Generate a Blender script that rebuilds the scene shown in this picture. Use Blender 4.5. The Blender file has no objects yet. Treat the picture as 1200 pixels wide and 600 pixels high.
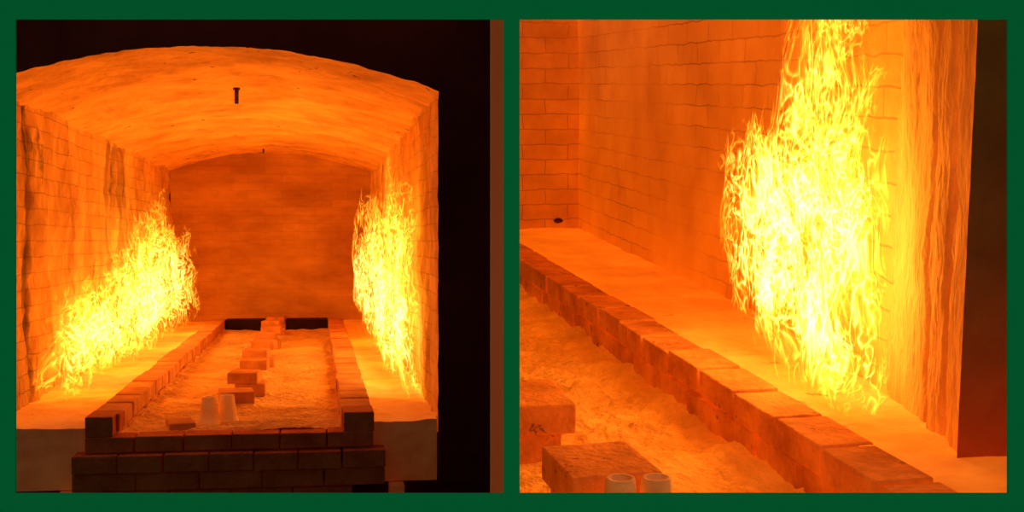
import bpy, bmesh, math, random
from mathutils import Vector, Matrix, noise
random.seed(7)
sc = bpy.context.scene
sc.view_settings.view_transform = 'Standard'
sc.view_settings.look = 'None'
EYE = Vector((0, 0, 1.6))

# ------------------------------------------------------------------ frames
def frame(ax, az):
    A = Vector((ax, 1, az)); U = Vector((0, -az, 1)); R = A.cross(U)
    A.normalize(); U.normalize(); R.normalize()
    return Matrix(((R.x, A.x, U.x, EYE.x), (R.y, A.y, U.y, EYE.y), (R.z, A.z, U.z, EYE.z), (0, 0, 0, 1)))
ML = frame(-0.153, 0.0133)      # kiln seen from the door
MR = frame(-0.217, 0.136)       # bench of the second kiln
WALL_Y = 3.65

# ------------------------------------------------------------------ materials
def new_mat(name):
    m = bpy.data.materials.new(name); m.use_nodes = True
    nt = m.node_tree; nt.nodes.clear()
    return m, nt, nt.nodes, nt.links
def N(ns, t, **kw):
    n = ns.new(t)
    for k, v in kw.items(): setattr(n, k, v)
    return n
def masonry(name, c1, c2, mode='YZ', bw=.23, rh=.08, mort=.004, mortdark=.5, glow=0.0, glowcol=(1, .235, .004), nscale=3.0,
            bump=.4, stretch=(1, 1, 1), brick=True, rough=.9, cracks=0.0, bdist=.02, crackpos=(.30, .38), crackscale=1.3, soot=None):
    m, nt, ns, L = new_mat(name)
    out = N(ns, 'ShaderNodeOutputMaterial'); p = N(ns, 'ShaderNodeBsdfPrincipled')
    L.new(p.outputs[0], out.inputs[0])
    p.inputs['Roughness'].default_value = rough
    p.inputs['Specular IOR Level'].default_value = .15
    tc = N(ns, 'ShaderNodeTexCoord'); sep = N(ns, 'ShaderNodeSeparateXYZ'); comb = N(ns, 'ShaderNodeCombineXYZ')
    L.new(tc.outputs['Object'], sep.inputs[0])
    idx = {'X': 0, 'Y': 1, 'Z': 2}
    L.new(sep.outputs[idx[mode[0]]], comb.inputs[0]); L.new(sep.outputs[idx[mode[1]]], comb.inputs[1])
    mp = N(ns, 'ShaderNodeMapping'); mp.inputs['Scale'].default_value = stretch
    L.new(tc.outputs['Object'], mp.inputs[0])
    n1 = N(ns, 'ShaderNodeTexNoise'); n1.inputs['Scale'].default_value = nscale; n1.inputs['Detail'].default_value = 4
    n1.inputs['Roughness'].default_value = .65
    L.new(mp.outputs[0], n1.inputs['Vector'])
    r = N(ns, 'ShaderNodeValToRGB'); r.color_ramp.elements[0].position = .32; r.color_ramp.elements[1].position = .68
    r.color_ramp.elements[0].color = (*c1, 1); r.color_ramp.elements[1].color = (*c2, 1)
    L.new(n1.outputs[0], r.inputs[0])
    col = r.outputs[0]
    n2 = N(ns, 'ShaderNodeTexNoise'); n2.inputs['Scale'].default_value = nscale * 9; n2.inputs['Detail'].default_value = 3
    L.new(mp.outputs[0], n2.inputs['Vector'])
    hsum = N(ns, 'ShaderNodeMath', operation='ADD'); L.new(n1.outputs[0], hsum.inputs[0]); L.new(n2.outputs[0], hsum.inputs[1])
    h = hsum.outputs[0]
    if brick:
        wn = N(ns, 'ShaderNodeTexNoise'); wn.inputs['Scale'].default_value = 6; wn.inputs['Detail'].default_value = 1
        L.new(tc.outputs['Object'], wn.inputs['Vector'])
        ws = N(ns, 'ShaderNodeVectorMath', operation='SCALE'); ws.inputs['Scale'].default_value = rh * .25
        L.new(wn.outputs['Color'], ws.inputs[0])
        wa = N(ns, 'ShaderNodeVectorMath', operation='ADD'); L.new(comb.outputs[0], wa.inputs[0]); L.new(ws.outputs[0], wa.inputs[1])
        b = N(ns, 'ShaderNodeTexBrick'); b.inputs['Scale'].default_value = 1
        b.inputs['Brick Width'].default_value = bw; b.inputs['Row Height'].default_value = rh
        b.inputs['Mortar Size'].default_value = mort; b.inputs['Mortar Smooth'].default_value = .5
        b.inputs['Color1'].default_value = (1, 1, 1, 1); b.inputs['Color2'].default_value = (.88, .88, .88, 1)
        b.inputs['Mortar'].default_value = (mortdark,) * 3 + (1,)
        L.new(wa.outputs[0], b.inputs['Vector'])
        # joints are partly filled with wash: blend by low-frequency noise
        fz = N(ns, 'ShaderNodeMapRange'); fz.inputs['From Min'].default_value = .38; fz.inputs['From Max'].default_value = .62
        fz.inputs['To Min'].default_value = .15; fz.inputs['To Max'].default_value = 1
        nf = N(ns, 'ShaderNodeTexNoise'); nf.inputs['Scale'].default_value = .9; nf.inputs['Detail'].default_value = 2
        L.new(tc.outputs['Object'], nf.inputs['Vector']); L.new(nf.outputs[0], fz.inputs[0])
        mx = N(ns, 'ShaderNodeMix', data_type='RGBA', blend_type='MULTIPLY'); L.new(fz.outputs[0], mx.inputs[0])
        L.new(col, mx.inputs[6]); L.new(b.outputs['Color'], mx.inputs[7]); col = mx.outputs[2]
        sm = N(ns, 'ShaderNodeMath', operation='MULTIPLY'); sm.inputs[1].default_value = .5; L.new(b.outputs['Fac'], sm.inputs[0])
        sb = N(ns, 'ShaderNodeMath', operation='SUBTRACT'); L.new(h, sb.inputs[0]); L.new(sm.outputs[0], sb.inputs[1]); h = sb.outputs[0]
    if cracks > 0:
        n3 = N(ns, 'ShaderNodeTexNoise'); n3.inputs['Scale'].default_value = nscale * crackscale; n3.inputs['Detail'].default_value = 6
        n3.inputs['Roughness'].default_value = .7
        mp3 = N(ns, 'ShaderNodeMapping'); mp3.inputs['Scale'].default_value = stretch; mp3.inputs['Location'].default_value = (5, 3, 1)
        L.new(tc.outputs['Object'], mp3.inputs[0]); L.new(mp3.outputs[0], n3.inputs['Vector'])
        r3 = N(ns, 'ShaderNodeValToRGB'); r3.color_ramp.elements[0].position = crackpos[0]; r3.color_ramp.elements[1].position = crackpos[1]
        r3.color_ramp.elements[0].color = (1 - cracks,) * 3 + (1,); r3.color_ramp.elements[1].color = (1, 1, 1, 1)
        L.new(n3.outputs[0], r3.inputs[0])
        m3 = N(ns, 'ShaderNodeMix', data_type='RGBA', blend_type='MULTIPLY'); m3.inputs[0].default_value = 1
        L.new(col, m3.inputs[6]); L.new(r3.outputs[0], m3.inputs[7]); col = m3.outputs[2]
    if soot:
        # soot stains: vertical streaky bands of deposit at given places along the wall (y centre, half width, strength)
        smp = N(ns, 'ShaderNodeMapping'); smp.inputs['Scale'].default_value = (3, 5, 1.6); L.new(tc.outputs['Object'], smp.inputs[0])
        sn = N(ns, 'ShaderNodeTexNoise'); sn.inputs['Scale'].default_value = 1; sn.inputs['Detail'].default_value = 5; L.new(smp.outputs[0], sn.inputs['Vector'])
        for yc, hw, st in soot:
            def M_(op, a, b, clamp=False):
                k = N(ns, 'ShaderNodeMath', operation=op); k.use_clamp = clamp
                for i, x in enumerate((a, b)):
                    if isinstance(x, (int, float)): k.inputs[i].default_value = x
                    elif x is not None: L.new(x, k.inputs[i])
                return k.outputs[0]
            d = M_('SUBTRACT', sep.outputs[1], yc)
            d = M_('ADD', M_('ABSOLUTE', d, None), M_('MULTIPLY', M_('SUBTRACT', sn.outputs[0], .5), hw * 5))
            d = M_('SUBTRACT', 1.0, M_('DIVIDE', d, hw), True)
            d = M_('MULTIPLY', d, st)
            ms = N(ns, 'ShaderNodeMix', data_type='RGBA', blend_type='MIX'); L.new(d, ms.inputs[0]); L.new(col, ms.inputs[6])
            ms.inputs[7].default_value = (.06, .025, .01, 1); col = ms.outputs[2]
    L.new(col, p.inputs['Base Color'])
    bp = N(ns, 'ShaderNodeBump'); bp.inputs['Strength'].default_value = bump; bp.inputs['Distance'].default_value = bdist
    L.new(h, bp.inputs['Height']); L.new(bp.outputs[0], p.inputs['Normal'])
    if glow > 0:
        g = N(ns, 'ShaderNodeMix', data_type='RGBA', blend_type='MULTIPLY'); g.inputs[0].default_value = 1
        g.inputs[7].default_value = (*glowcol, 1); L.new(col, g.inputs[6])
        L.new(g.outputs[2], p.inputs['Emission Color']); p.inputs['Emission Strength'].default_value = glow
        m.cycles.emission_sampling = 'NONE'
    return m

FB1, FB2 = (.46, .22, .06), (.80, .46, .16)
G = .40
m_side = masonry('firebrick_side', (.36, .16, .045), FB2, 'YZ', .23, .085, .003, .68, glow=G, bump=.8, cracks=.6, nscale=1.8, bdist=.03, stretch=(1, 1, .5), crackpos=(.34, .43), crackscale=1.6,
                 soot=((6.9, .10, .85), (9.9, .5, .55)))  # near band also paints in the darkness of the crack groove
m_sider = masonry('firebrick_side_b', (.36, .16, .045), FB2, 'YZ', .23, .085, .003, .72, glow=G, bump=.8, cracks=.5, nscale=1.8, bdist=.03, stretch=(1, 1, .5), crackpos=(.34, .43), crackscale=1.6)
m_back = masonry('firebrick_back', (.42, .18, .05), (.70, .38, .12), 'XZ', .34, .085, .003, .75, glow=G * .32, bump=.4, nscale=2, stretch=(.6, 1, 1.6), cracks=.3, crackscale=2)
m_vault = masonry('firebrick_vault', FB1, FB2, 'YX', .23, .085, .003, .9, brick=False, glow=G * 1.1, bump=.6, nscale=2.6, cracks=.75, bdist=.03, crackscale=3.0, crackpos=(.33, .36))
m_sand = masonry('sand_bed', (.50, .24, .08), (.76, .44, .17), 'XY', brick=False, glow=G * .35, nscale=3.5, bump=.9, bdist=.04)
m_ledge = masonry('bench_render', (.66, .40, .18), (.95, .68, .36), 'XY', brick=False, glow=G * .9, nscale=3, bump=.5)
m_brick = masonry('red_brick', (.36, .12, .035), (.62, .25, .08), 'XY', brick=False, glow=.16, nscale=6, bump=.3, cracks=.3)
m_darkbrick = masonry('sooty_brick', (.40, .075, .022), (.66, .16, .05), 'XY', brick=False, nscale=6, bump=.3, glow=.015)
m_soot = masonry('sooty_steel', (.10, .010, .006), (.20, .024, .012), 'XY', brick=False, nscale=1.5, bump=.1)
m_black = masonry('flat_black', (.012, .003, .003), (.03, .006, .005), 'XY', brick=False, nscale=3, bump=.1)
m_lump = masonry('dark_crust', (.05, .015, .006), (.14, .05, .02), 'XY', brick=False, nscale=20, bump=.3)
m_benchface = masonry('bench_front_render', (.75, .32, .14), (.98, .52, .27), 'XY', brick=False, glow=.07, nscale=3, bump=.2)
m_post = masonry('rusty_post', (.75, .28, .12), (.9, .42, .2), 'XY', brick=False, nscale=2, bump=.2, glow=.13, stretch=(1, 1, .15))  # weak emission put in to make the post read as lit
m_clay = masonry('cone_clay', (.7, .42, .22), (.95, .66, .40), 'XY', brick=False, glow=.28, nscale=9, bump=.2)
# second kiln
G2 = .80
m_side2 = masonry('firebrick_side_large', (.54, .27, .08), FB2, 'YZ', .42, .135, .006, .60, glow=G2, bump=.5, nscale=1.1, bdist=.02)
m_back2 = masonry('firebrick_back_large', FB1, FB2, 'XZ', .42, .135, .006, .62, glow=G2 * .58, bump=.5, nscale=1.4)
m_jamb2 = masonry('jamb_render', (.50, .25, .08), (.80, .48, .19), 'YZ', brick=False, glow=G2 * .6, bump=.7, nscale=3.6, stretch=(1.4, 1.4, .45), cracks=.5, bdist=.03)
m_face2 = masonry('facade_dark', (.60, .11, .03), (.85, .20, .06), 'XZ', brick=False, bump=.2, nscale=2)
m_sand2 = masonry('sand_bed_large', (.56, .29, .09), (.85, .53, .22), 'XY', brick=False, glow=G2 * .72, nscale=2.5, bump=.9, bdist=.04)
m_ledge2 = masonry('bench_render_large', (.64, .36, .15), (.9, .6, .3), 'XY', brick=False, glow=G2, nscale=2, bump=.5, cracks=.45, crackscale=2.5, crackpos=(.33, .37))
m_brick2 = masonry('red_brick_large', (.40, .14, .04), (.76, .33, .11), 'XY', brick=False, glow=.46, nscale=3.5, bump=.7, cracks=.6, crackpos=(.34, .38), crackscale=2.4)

# ------------------------------------------------------------------ mesh helpers
def finish(bm, name, mats, M, smooth=False, clip=False):
    if clip:
        Mi = M.inverted(); R = Mi.to_3x3()
        for co, no in ((Vector((.03, 0, 0)), Vector((1, 0, 0))), (Vector((0, WALL_Y + .03, 0)), Vector((0, 1, 0)))):
            bmesh.ops.bisect_plane(bm, geom=bm.verts[:] + bm.edges[:] + bm.faces[:], plane_co=Mi @ co, plane_no=R @ no, clear_inner=True)
    me = bpy.data.meshes.new(name)
    bmesh.ops.recalc_face_normals(bm, faces=bm.faces)
    bm.to_mesh(me); bm.free()
    for m in (mats if isinstance(mats, (list, tuple)) else [mats]): me.materials.append(m)
    if smooth:
        for p in me.polygons: p.use_smooth = True
    o = bpy.data.objects.new(name, me); sc.collection.objects.link(o); o.matrix_world = M
    return o
def box(bm, x0, x1, y0, y1, z0, z1, bev=.006, rot=0, mat=0, jit=0, segs=2):
    c = Vector(((x0 + x1) / 2, (y0 + y1) / 2, (z0 + z1) / 2))
    T = Matrix.Translation(c + Vector([random.uniform(-jit, jit) for _ in range(3)])) @ Matrix.Rotation(rot, 4, 'Z') @ Matrix.Diagonal((x1 - x0, y1 - y0, z1 - z0, 1))
    b2 = bmesh.new(); bmesh.ops.create_cube(b2, size=1, matrix=T)
    if bev > 0: bmesh.ops.bevel(b2, geom=b2.edges[:], offset=bev, segments=segs, affect='EDGES', profile=.6)
    for f in b2.faces: f.material_index = mat
    tmp = bpy.data.meshes.new('t'); b2.to_mesh(tmp); b2.free(); bm.from_mesh(tmp); bpy.data.meshes.remove(tmp)
def grid(bm, fn, nu, nv, mat=0):
    vs = [[bm.verts.new(fn(i / nu, j / nv)) for j in range(nv + 1)] for i in range(nu + 1)]
    for i in range(nu):
        for j in range(nv):
            f = bm.faces.new((vs[i][j], vs[i + 1][j], vs[i + 1][j + 1], vs[i][j + 1])); f.material_index = mat
def nz(x, y, z, s, seed=0): return noise.fractal(Vector((x * s + seed, y * s, z * s)), .9, 2.0, 5)
def lerp(a, b, t): return a + (b - a) * t

# ================================================================== GREEN BORDER of the two views, built as a panel with openings
def px(u): return (u - 600) / 1500 * WALL_Y
def pz(v): return (300 - v) / 1500 * WALL_Y
bm = bmesh.new()
xs = [-3.5, px(18), px(590), px(609), px(1181), 3.5]
zs = [-1.6, pz(578), pz(22.5), 1.8]
for i in range(5):
    for j in range(3):
        if j == 1 and i in (1, 3): continue
        box(bm, xs[i], xs[i + 1], WALL_Y, WALL_Y + .008, zs[j], zs[j + 1], bev=0)
bmesh.ops.remove_doubles(bm, verts=bm.verts, dist=1e-5)
m_green, nt, ns, L = new_mat('border_green')
o_ = N(ns, 'ShaderNodeOutputMaterial'); p_ = N(ns, 'ShaderNodeBsdfPrincipled'); L.new(p_.outputs[0], o_.inputs[0])
p_.inputs['Roughness'].default_value = .95; p_.inputs['Specular IOR Level'].default_value = 0
nn = N(ns, 'ShaderNodeTexNoise'); nn.inputs['Scale'].default_value = 30
rr = N(ns, 'ShaderNodeValToRGB'); rr.color_ramp.elements[0].color = (.004, .64, .17, 1); rr.color_ramp.elements[1].color = (.004, .66, .18, 1)
L.new(nn.outputs[0], rr.inputs[0]); L.new(rr.outputs[0], p_.inputs['Base Color'])
finish(bm, 'border_panel', m_green, Matrix.Translation(EYE))
bm = bmesh.new(); box(bm, -.018, .018, WALL_Y + .01, 16, -1.6, 1.8, bev=0)  # unseen partition, added to keep the light of the two kilns apart
finish(bm, 'light_partition', m_black, Matrix.Translation(EYE))

# ================================================================== KILN 1 (door view)
XL, XR, YF, YB, ZS, RISE, ZL = -1.474, .578, 6.0, 13.5, .70, .19, -.85
W = XR - XL; CX = (XL + XR) / 2
Rr = (W * W / 4 + RISE * RISE) / (2 * RISE); a0 = math.asin(W / 2 / Rr)
def arch(t):
    a = lerp(-a0, a0, t); return CX + Rr * math.sin(a), ZS + RISE - Rr * (1 - math.cos(a))
def groove(y, yc, w, d): return -d * math.exp(-((y - yc) / w) ** 2)
bm = bmesh.new()
def f(u, v):
    y, z = lerp(YF, YB, u), lerp(ZL - .3, ZS + .03, v)
    g = groove(y, 6.95 + .10 * nz(0, 0, z, 3), .03, .06) * (1 if z < .45 else 0) + groove(y, 9.6 + .06 * nz(0, 0, z, 4, 3), .03, .025)
    return Vector((XL + .03 * nz(0, y, z, 1.7) + .016 * nz(0, y, z, 8) + g, y, z))
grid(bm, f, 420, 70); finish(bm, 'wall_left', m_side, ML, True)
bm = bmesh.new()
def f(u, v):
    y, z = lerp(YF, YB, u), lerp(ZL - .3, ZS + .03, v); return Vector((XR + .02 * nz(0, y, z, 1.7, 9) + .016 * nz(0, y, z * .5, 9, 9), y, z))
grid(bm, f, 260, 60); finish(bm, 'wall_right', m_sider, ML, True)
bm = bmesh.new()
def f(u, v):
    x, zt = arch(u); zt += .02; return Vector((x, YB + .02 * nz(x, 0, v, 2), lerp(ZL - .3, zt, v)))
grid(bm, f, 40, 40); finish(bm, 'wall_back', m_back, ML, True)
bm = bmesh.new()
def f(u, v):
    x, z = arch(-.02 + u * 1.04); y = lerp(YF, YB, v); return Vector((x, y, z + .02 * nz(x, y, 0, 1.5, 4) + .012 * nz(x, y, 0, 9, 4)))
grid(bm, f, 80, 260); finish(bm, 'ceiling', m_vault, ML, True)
# facade around the arch, with worn rim
bm = bmesh.new()
xo0, xo1, zo0, zo1 = XL - 1.5, .86, -1.5, 1.9
pts = [(XL, ZL - .3)] + [(XL, lerp(ZL - .3, ZS, t / 30)) for t in range(1, 30)] + [arch(t / 80) for t in range(81)] + [(XR, lerp(ZS, ZL - .3, t / 30)) for t in range(1, 30)] + [(XR, ZL - .3)]
def rim(x, z):
    x2 = x + (CX - x) * .012; z2 = z - .012 * max(0, z)
    return x2 + .007 * nz(x, 0, z, 12), z2 + .007 * nz(x, 3, z, 12)
def outer(x, z):
    if z >= ZS - .001 and XL + .01 < x < XR - .01: return (lerp(xo0, xo1, (x - XL) / W), zo1)
    if x < CX: return (xo0, z if z < ZS - .05 else zo1)
    return (xo1, z if z < ZS - .05 else zo1)
va = [bm.verts.new((rim(x, z)[0], YF - .01, rim(x, z)[1])) for x, z in pts]; vb = [bm.verts.new((outer(x, z)[0], YF - .01, outer(x, z)[1])) for x, z in pts]
for i in range(len(pts) - 1):
    bm.faces.new((va[i], va[i + 1], vb[i + 1], vb[i]))
def quad(*p): bm.faces.new([bm.verts.new(q) for q in p])
yb = YB + .3  # unseen outer casing, added to block ambient light leaking through the gaps
quad((xo0, YF - .01, -1.5), (xo0, yb, -1.5), (xo0, yb, zo1), (xo0, YF - .01, zo1))
quad((xo1, YF - .01, -1.5), (xo1, yb, -1.5), (xo1, yb, zo1), (xo1, YF - .01, zo1))
quad((xo0, YF - .01, zo1), (xo1, YF - .01, zo1), (xo1, yb, zo1), (xo0, yb, zo1))
quad((xo0, yb, -1.5), (xo1, yb, -1.5), (xo1, yb, zo1), (xo0, yb, zo1))
quad((xo0, YF - .01, -1.5), (xo1, YF - .01, -1.5), (xo1, yb, -1.5), (xo0, yb, -1.5))
quad((xo0, YF, -1.5), (xo1, YF, -1.5), (xo1, YF, -1.12), (xo0, YF, -1.12))
quad((xo0, YF + .01, -1.13), (xo1, YF + .01, -1.13), (xo1, YF + .01, -.91), (xo0, YF + .01, -.91))
finish(bm, 'kiln_facade', m_soot, ML)
bm = bmesh.new(); box(bm, -3.2, .8, 3.9, 6.0, -1.56, -1.5, bev=0); finish(bm, 'floor', m_black, ML)
# side benches
BL, BR = -1.02, .262
bm = bmesh.new()
for x0, x1, sd in ((XL - .05, BL + .04, 0), (BR - .04, XR + .03, 5)):
    xx1 = min(x1, XR - .02)
    def top(u, v):
        y = lerp(YF - .02, YB, v); xe = lerp(x0, xx1 if y < YF + .06 else x1, u)
        return Vector((xe, y, ZL + .012 * nz(lerp(x0, x1, u), lerp(YF, YB, v), 0, 4, sd)))
    grid(bm, top, 14, 200, 0)
    grid(bm, lambda u, v: Vector((lerp(x0, xx1, u), YF - .022 + .008 * nz(u, 0, v, 5, sd), lerp(-1.13, ZL + .012 * nz(lerp(x0, x1, u), YF, 0, 4, sd), v))), 14, 14, 1)
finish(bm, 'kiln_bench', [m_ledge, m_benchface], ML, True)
# bed
bm = bmesh.new()
def f(u, v):
    x, y = lerp(BL + .05, BR - .05, u), lerp(YF + .02, YB, v)
    e = min(u, 1 - u); 
    return Vector((x, y, -.895 + .028 * nz(x, y, 0, 3.2, 2) + .02 * max(0, .1 - e) / .1))
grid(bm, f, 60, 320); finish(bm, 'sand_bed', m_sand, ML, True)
# brick kerb
bm = bmesh.new()
CT = -.795
for x0, x1 in ((BL, BL + .135), (BR - .145, BR)):
    for c in range(2):
        y = YF + (.16 if c == 0 else 0.0)
        if c == 0: box(bm, x0, x1, YF + .01, YF + .15, CT - .08, CT, mat=1, bev=.006)
        while y < 13.0:
            l = .30
            box(bm, x0, x1, y + .010, y + l - .010, CT - .08 * (c + 1) + .004, CT - .08 * c, jit=.006, rot=random.uniform(-.016, .016), bev=.008)
            y += l
finish(bm, 'brick_kerb', [m_brick, m_darkbrick], ML)
bm = bmesh.new()  # plain black blocks filling the dark gaps at the bed's far end
box(bm, BL + .14, -.50, 12.75, 13.0, -.91, CT + .005, bev=.01); box(bm, -.30, BR - .15, 12.75, 13.0, -.91, CT + .005, bev=.01)
finish(bm, 'dark_gap_block', m_black, ML)
# front brick stack
bm = bmesh.new()
def course(x0, x1, y0, y1, z0, z1, n, off=0):
    w = (x1 - x0) / n
    for i in range(n): box(bm, x0 + i * w + .003, x0 + (i + 1) * w - .003, y0, y1, z0, z1, bev=.006, jit=.002)
course(BL, BR, YF - .10, YF + .06, -.955, -.885, 6)
course(BL - .05, BR + .05, YF - .16, YF + .05, -1.04, -.96, 7)
course(BL - .05, BR + .05, YF - .15, YF + .05, -1.12, -1.043, 5)
course(BL + .1, BR - .1, YF - .14, YF + .05, -1.22, -1.125, 4)
box(bm, BL, BL + .12, YF - .09, YF + .02, -.885, CT, bev=.006); box(bm, BR - .14, BR, YF - .09, YF + .02, -.885, CT, bev=.006)
finish(bm, 'brick_stack', m_darkbrick, ML)
bm = bmesh.new()
for x in (BL - .12, BR + .07): box(bm, x, x + .07, YF - .1, YF, -1.5, -1.135, bev=.006)
finish(bm, 'bench_leg', m_benchface, ML)
# row of setting blocks
bm = bmesh.new()
for i, y in enumerate((7.55, 8.3, 9.05, 9.8, 10.6, 11.4, 12.2, 12.85)):
    dx = .03 * (-1) ** i
    s = .085
    box(bm, -.405 + dx - s, -.405 + dx + s, y - .1, y + .1, -.90, -.83, bev=.006, rot=random.uniform(-.1, .1))
    box(bm, -.400 - dx * .4 - s, -.40 - dx * .4 + s, y - .1, y + .1, -.828, -.765, bev=.006, rot=random.uniform(-.12, .12))
box(bm, -.52, -.34, 6.98, 7.2, -.9, -.82, bev=.006, rot=.12)
box(bm, -.70, -.58, 6.15, 6.36, -.905, -.865, bev=.006, rot=.2)
finish(bm, 'setting_brick_row', m_brick, ML)
def cup(name, M, x, y, z0, z1, r0, r1, mat, tilt=0, clip=False):
    bm = bmesh.new(); n = 28
    prof = [(r0 * 1.08, z0), (r0 * 1.08, z0 + .1 * (z1 - z0)), (r0, z0 + .14 * (z1 - z0)), (lerp(r0, r1, .5), lerp(z0, z1, .5)), (r1, z1 - .005), (r1 * .95, z1), (r1 * .72, z1), (r1 * .66, z1 - .3 * (z1 - z0)), (0.001, z1 - .32 * (z1 - z0))]
    rings = []
    for r, z in prof:
        rings.append([bm.verts.new((x + r * math.cos(2 * math.pi * k / n) * (1 + .03 * math.cos(k * math.pi / 2)), y + r * math.sin(2 * math.pi * k / n), z)) for k in range(n)])
    for a, b in zip(rings, rings[1:]):
        for k in range(n): bm.faces.new((a[k], a[(k + 1) % n], b[(k + 1) % n], b[k]))
    return finish(bm, name, mat, M, True)
cup('clay_cone_cup', ML, -.515, 6.35, -.9, -.765, .05, .034, m_clay)
cup('clay_cone_cup', ML, -.435, 6.42, -.9, -.765, .05, .034, m_clay)
# probe in the vault
bm = bmesh.new()
bmesh.ops.create_cone(bm, cap_ends=True, segments=16, radius1=.012, radius2=.012, depth=.09, matrix=Matrix.Translation((-.455, 7.6, .83)))
bmesh.ops.create_cone(bm, cap_ends=True, segments=16, radius1=.020, radius2=.020, depth=.012, matrix=Matrix.Translation((-.455, 7.6, .872)))
bmesh.ops.create_cone(bm, cap_ends=True, segments=16, radius1=.006, radius2=.010, depth=.05, matrix=Matrix.Translation((-.51, 12.8, .865)))
finish(bm, 'thermocouple_probe', m_lump, ML)
# rusty post right of the door
bm = bmesh.new(); box(bm, -.078, -.026, 4.6, 4.66, -1.5, 1.8, bev=.004)
finish(bm, 'kiln_door_post', m_post, Matrix.Translation(EYE))

# ================================================================== KILN 2 (bench view)
HC = 1.30; XC = 1.56 * HC; XB = 1.725 * HC; HF = 1.197 * HC; HL = 1.32
wp = [(3.02, 11.2), (2.98, 9.5), (2.92, 7.0), (2.78, 5.6), (2.65, 4.7), (2.56, 4.3), (2.47, 3.96)]
def wallpt(s):
    s *= len(wp) - 1; i = min(int(s), len(wp) - 2); t = s - i
    return lerp(wp[i][0], wp[i + 1][0], t), lerp(wp[i][1], wp[i + 1][1], t)
bm = bmesh.new()
def f(u, v):
    x, y = wallpt(u); z = lerp(-HL - .05, 1.5, v); k = max(0, min(1, (5.0 - y) / .6)) * min(1, (y - 3.9) / .12)
    g = groove(y, 4.22 + .03 * nz(0, 0, z, 3), .018, -.045) + groove(y, 4.42 + .04 * nz(0, 0, z, 2.5, 7), .02, -.03)
    return Vector((x + .015 * nz(0, y, z, 2, 1) + k * .018 * nz(0, y * 2.5, z * .5, 3.0, 1) + g, y, z))
grid(bm, f, 420, 160)
for fa in bm.faces: fa.material_index = 1 if fa.calc_center_median().y < 4.85 + .12 * nz(0, 0, fa.calc_center_median().z, 3) else 0
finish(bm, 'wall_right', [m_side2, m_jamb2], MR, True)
bm = bmesh.new()
grid(bm, lambda u, v: Vector((lerp(2.46, 3.6, u), lerp(3.96, 3.80, u) + .006 * nz(u, 0, v * 5, 3), lerp(-HL - .05, 1.5, v))), 30, 60)
finish(bm, 'kiln_facade', m_face2, MR, True, clip=True)
bm = bmesh.new()
grid(bm, lambda u, v: Vector((lerp(1.5, 3.1, u), 11.2 + .01 * nz(u, 0, v * 3, 3), lerp(-1.7, 1.5, v))), 60, 80)
finish(bm, 'wall_back', m_back2, MR, True, clip=True)
bm = bmesh.new()  # dark lump standing in for a small hole in the back wall
bmesh.ops.create_icosphere(bm, subdivisions=3, radius=1, matrix=Matrix.Translation((2.83, 11.16, -1.245)) @ Matrix.Diagonal((.045, .03, .022, 1)))
for v_ in bm.verts: v_.co += v_.normal * .02 * nz(*v_.co, 9)
finish(bm, 'dark_hole_lump', m_lump, MR, True)
bm = bmesh.new(); grid(bm, lambda u, v: Vector((lerp(0, 3.6, u), lerp(3.6, 11.3, v), 1.45)), 4, 8)
finish(bm, 'ceiling', m_side2, MR, clip=True)
bm = bmesh.new()
def f(u, v):
    x, y = lerp(XB - .06, 3.7, u), lerp(3.4, 11.3, v); return Vector((x, y, -HL + .014 * nz(x, y, 0, 3, 6)))
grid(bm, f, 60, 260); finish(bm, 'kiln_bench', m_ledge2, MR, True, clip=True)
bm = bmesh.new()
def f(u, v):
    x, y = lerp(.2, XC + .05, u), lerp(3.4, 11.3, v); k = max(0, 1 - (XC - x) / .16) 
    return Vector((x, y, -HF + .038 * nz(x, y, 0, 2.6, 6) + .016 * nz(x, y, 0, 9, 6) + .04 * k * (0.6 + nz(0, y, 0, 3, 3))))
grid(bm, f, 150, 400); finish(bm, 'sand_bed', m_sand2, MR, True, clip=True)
bm = bmesh.new()
for c in range(2):
    y = 3.3 + .2 * c
    while y < 11.1:
        z1 = -HC - .128 * c
        box(bm, XC + .015 * c, XB, y + .012, y + .406, z1 - .116, z1, jit=.009, rot=random.uniform(-.018, .018), bev=.010, segs=3)
        y += .418
finish(bm, 'brick_kerb', m_brick2, MR, clip=True)
bm = bmesh.new()
def blk(x0, x1, y0, y1, r):
    box(bm, x0, x1, y0, y1, -1.425, -1.30, bev=.012, rot=r, segs=3); box(bm, x0 + .02, x1 - .06, y0 + .03, y1 - .02, -1.58, -1.43, bev=.012, rot=-r, segs=3)
blk(1.05, 1.37, 3.97, 4.36, .03); blk(.95, 1.33, 4.92, 5.38, -.02)
finish(bm, 'setting_brick_row', m_brick2, MR, clip=True)
cup('clay_cone_cup', MR, 1.185, 3.84, -1.56, -1.268, .075, .048, m_clay)
cup('clay_cone_cup', MR, 1.31, 3.85, -1.56, -1.277, .075, .048, m_clay)

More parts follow.
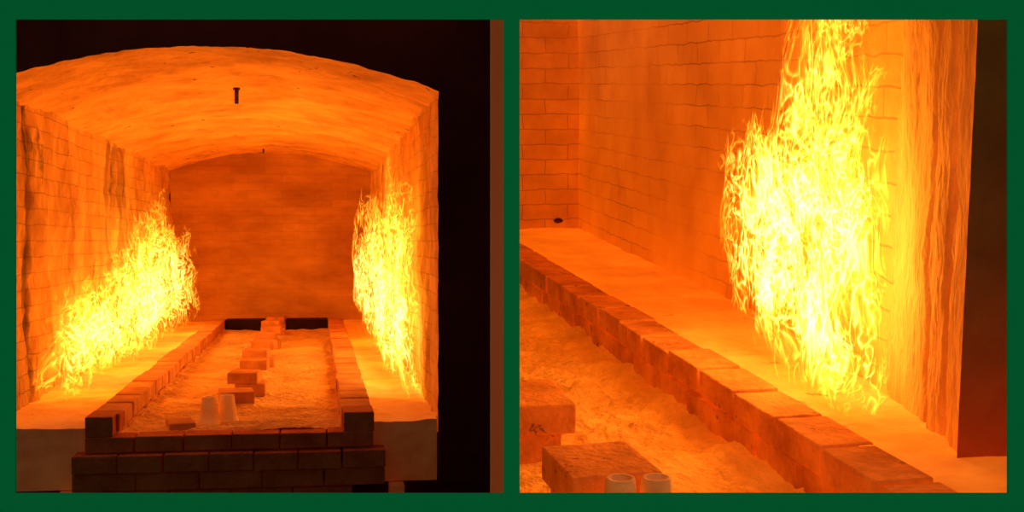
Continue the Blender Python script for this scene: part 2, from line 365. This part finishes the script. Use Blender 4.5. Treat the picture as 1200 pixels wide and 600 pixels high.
# ================================================================== FLAMES: wavy additive fire sheets
def flame_mat(name, sc1, warp, sc2, amp, corek=.95):
    m, nt, ns, L = new_mat(name)
    m.cycles.emission_sampling = 'NONE'
    out = N(ns, 'ShaderNodeOutputMaterial'); e = N(ns, 'ShaderNodeEmission'); tr = N(ns, 'ShaderNodeBsdfTransparent'); ad = N(ns, 'ShaderNodeAddShader')
    L.new(e.outputs[0], ad.inputs[0]); L.new(tr.outputs[0], ad.inputs[1]); L.new(ad.outputs[0], out.inputs[0])
    tc = N(ns, 'ShaderNodeTexCoord'); at = N(ns, 'ShaderNodeAttribute', attribute_name='env')
    sp = N(ns, 'ShaderNodeSeparateColor'); L.new(at.outputs['Color'], sp.inputs[0]); env = sp.outputs[0]; lay = sp.outputs[1]; core = sp.outputs[2]
    def math_(op, a, b=None, clamp=False):
        k = N(ns, 'ShaderNodeMath', operation=op); k.use_clamp = clamp
        for i, x in enumerate((a, b)):
            if x is None: continue
            if isinstance(x, (int, float)): k.inputs[i].default_value = x
            else: L.new(x, k.inputs[i])
        return k.outputs[0]
    wv = math_('MULTIPLY', lay, 37.0)
    def nse(vec, scl, det, dist, off, rough=.5):
        mu = N(ns, 'ShaderNodeVectorMath', operation='MULTIPLY'); mu.inputs[1].default_value = scl; L.new(vec, mu.inputs[0])
        n = N(ns, 'ShaderNodeTexNoise', noise_dimensions='4D'); n.inputs['Scale'].default_value = 1; n.inputs['Detail'].default_value = det
        n.inputs['Distortion'].default_value = dist; n.inputs['Roughness'].default_value = rough
        L.new(mu.outputs[0], n.inputs['Vector']); L.new(math_('ADD', wv, off), n.inputs['W']); return n
    w = nse(tc.outputs['Object'], sc1, 2, 0, 0.0)
    sb = N(ns, 'ShaderNodeVectorMath', operation='SUBTRACT'); sb.inputs[1].default_value = (.5, .5, .5); L.new(w.outputs['Color'], sb.inputs[0])
    mm = N(ns, 'ShaderNodeVectorMath', operation='MULTIPLY'); mm.inputs[1].default_value = warp; L.new(sb.outputs[0], mm.inputs[0])
    pa = N(ns, 'ShaderNodeVectorMath', operation='ADD'); L.new(tc.outputs['Object'], pa.inputs[0]); L.new(mm.outputs[0], pa.inputs[1]); P = pa.outputs[0]
    def ridge(s, det, off, k, pw, dist):
        n = nse(P, s, det, dist, off)
        d = math_('SUBTRACT', 1.0, math_('MULTIPLY', math_('ABSOLUTE', math_('SUBTRACT', n.outputs[0], .5)), k), True)
        return math_('POWER', d, pw)
    r1 = ridge(sc2, 1.0, 3.0, 8, 1.8, 2.2)
    r2 = ridge(tuple(s * 1.9 for s in sc2), 0, 9.0, 7, 2, 1.8)
    big = nse(P, tuple(s * .55 for s in sc2), 1, 0, 20.0)
    # cut-out mask: wisps at the edge, gaps in the body
    md = math_('ADD', math_('MULTIPLY', env, 2.0), math_('MULTIPLY', math_('SUBTRACT', big.outputs[0], .5), 5.0))
    md = math_('ADD', md, math_('MULTIPLY', r1, .45))
    mask = math_('MULTIPLY', math_('SUBTRACT', md, 1.15), 2.2, True)
    mask = math_('MULTIPLY', mask, math_('MULTIPLY', env, 4, True))
    bigc = math_('MULTIPLY', math_('SUBTRACT', big.outputs[0], .50), 5.5, True)
    fil = math_('ADD', math_('MULTIPLY', r1, .8), math_('MULTIPLY', r2, .4))
    fil = math_('ADD', fil, .05)
    fil = math_('ADD', fil, math_('MULTIPLY', core, math_('MULTIPLY', bigc, corek)))
    d = math_('MULTIPLY', math_('MULTIPLY', fil, mask), math_('ADD', math_('MULTIPLY', core, .75), .45))
    r = N(ns, 'ShaderNodeValToRGB'); els = r.color_ramp.elements
    els[0].position = 0; els[0].color = (1, .20, .004, 1); els[1].position = 1; els[1].color = (1, .76, .20, 1)
    el = els.new(.3); el.color = (1, .40, .015, 1); el = els.new(.65); el.color = (1, .60, .045, 1)
    L.new(d, r.inputs[0]); L.new(r.outputs[0], e.inputs['Color']); L.new(math_('MULTIPLY', d, amp), e.inputs['Strength'])
    return m
def inpoly(y, z, P):
    c = False; j = len(P) - 1
    for i in range(len(P)):
        if (P[i][1] > z) != (P[j][1] > z) and y < (P[j][0] - P[i][0]) * (z - P[i][1]) / (P[j][1] - P[i][1]) + P[i][0]: c = not c
        j = i
    return c
def sdist(y, z, P, ys):
    d = 1e9; j = len(P) - 1
    for i in range(len(P)):
        ax, ay, bx, by = P[j][0] * ys, P[j][1], P[i][0] * ys, P[i][1]; qx, qy = y * ys, z
        vx, vy = bx - ax, by - ay; t = max(0, min(1, ((qx - ax) * vx + (qy - ay) * vy) / (vx * vx + vy * vy + 1e-9)))
        d = min(d, math.hypot(qx - ax - t * vx, qy - ay - t * vy)); j = i
    return d if inpoly(y, z, P) else -d
def flame(name, M, P, X, ysc, fall, layers, dx, amp_w, wl, nu, nv, mat, zsplit):
    me = bpy.data.meshes.new(name); V = []; F = []; C = []
    y0 = min(p[0] for p in P) - fall / ysc; y1 = max(p[0] for p in P) + fall / ysc
    z0 = min(p[1] for p in P) - .02; z1 = max(p[1] for p in P) + fall
    for k in range(layers):
        b = len(V); off = (k - (layers - 1) / 2) * dx
        E = []
        for i in range(nu + 1):
            for j in range(nv + 1):
                y, z = lerp(y0, y1, i / nu), lerp(z0, z1, j / nv)
                s = sdist(y, z, P, ysc)
                x = X(y) + off + amp_w * noise.noise(Vector((y * wl * ysc + k * 7, z * wl * .6, k * 3.3)))
                V.append((x, y, z))
                e = max(0, min(1, (s + fall * .45) / (fall * 1.45)))
                c = max(0, min(1, s / (fall * 1.3))) * max(0.12, min(1, 1 - (z - zsplit[0]) / (zsplit[1] - zsplit[0]))) ** .8
                C += [e, k / 8, c, 1]; E.append(e)
        for i in range(nu):
            for j in range(nv):
                a = i * (nv + 1) + j; q = (a, a + nv + 1, a + nv + 2, a + 1)
                if max(E[t] for t in q) > 0: F.append(tuple(b + t for t in q))
    me.from_pydata(V, [], F); me.update()
    at = me.attributes.new('env', 'FLOAT_COLOR', 'POINT'); at.data.foreach_set('color', C)
    for p in me.polygons: p.use_smooth = True
    me.materials.append(mat)
    o = bpy.data.objects.new(name, me); sc.collection.objects.link(o); o.matrix_world = M
fm1 = flame_mat('fire_small', (4, 1.0, 2.6), (.2, 1.0, .40), (8, 2.2, 6.8), 1.35, .8)
fm2 = flame_mat('fire_large', (2.5, 1.7, 1.9), (.2, .60, .60), (4, 5.2, 4.6), 1.65, .75)
P1 = [(6.85, -.84), (6.95, -.62), (7.3, -.42), (7.9, -.20), (8.4, -.27), (9.0, -.05), (9.6, .06), (10.2, .38), (10.8, .38), (11.4, .10), (12.2, .12), (13.0, -.12), (13.1, -.70), (10, -.82)]
flame('burner_flame', ML, P1, lambda y: lerp(-1.36, -1.22, (y - 6.9) / 6), .22, .17, 3, .07, .05, 6, 70, 60, fm1, (-.7, .4))
P2 = [(6.62, -.84), (6.62, -.35), (6.85, .10), (7.2, .46), (7.7, .36), (8.4, .24), (9.2, .26), (9.9, .40), (10.6, .26), (11.2, .05), (11.2, -.50), (9.5, -.72), (8.2, -.78), (7.3, -.84)]
flame('burner_flame', ML, P2, lambda y: lerp(.49, .36, min(1, (y - 6.6) / 4.2)), .26, .14, 3, .045, .04, 6, 70, 60, fm1, (-.7, .5))
P3 = [(4.50, -1.36), (4.42, -.67), (4.48, -.18), (4.64, .12), (4.75, .6), (5.15, .6), (5.38, .17), (5.65, -.06), (6.12, -.14), (6.45, -.42), (6.25, -.72), (6.2, -1.05), (5.95, -1.26), (5.34, -1.27), (4.9, -1.32)]
flame('burner_flame', MR, P3, lambda y: lerp(2.37, 2.54, (y - 4.4) / 1.8), 1, .22, 3, .06, .06, 3.5, 90, 90, fm2, (-1.0, .6))

# ================================================================== LIGHTS
def lamp(name, M, p, P, col=(1, .28, .012), r=.05):
    l = bpy.data.lights.new(name, 'POINT'); l.energy = P; l.color = col; l.shadow_soft_size = r
    o = bpy.data.objects.new(name, l); sc.collection.objects.link(o); o.location = M @ Vector(p)
for y, e in ((7.2, 7.5), (8.6, 7.5), (10.2, 7), (11.8, 7)): lamp('burner_fire_light', ML, (-1.12, y, -.5), e)
for y, e in ((7.6, 5.5), (8.8, 6), (10.6, 7)): lamp('burner_fire_light', ML, (.31, y, -.45), e)
for p in ((2.25, 5.0, -.8), (2.25, 5.6, -.75), (2.2, 5.2, -.3)): lamp('burner_fire_light', MR, p, 7.5)

w = bpy.data.worlds.new('World'); sc.world = w; w.use_nodes = True
w.node_tree.nodes['Background'].inputs[0].default_value = (1, 1, 1, 1); w.node_tree.nodes['Background'].inputs[1].default_value = .12

cam = bpy.data.cameras.new('camera'); cam.lens = 45; cam.sensor_width = 36; cam.clip_end = 100
co = bpy.data.objects.new('camera', cam); sc.collection.objects.link(co); co.location = EYE; co.rotation_euler = (math.pi / 2, 0, 0)
sc.camera = co
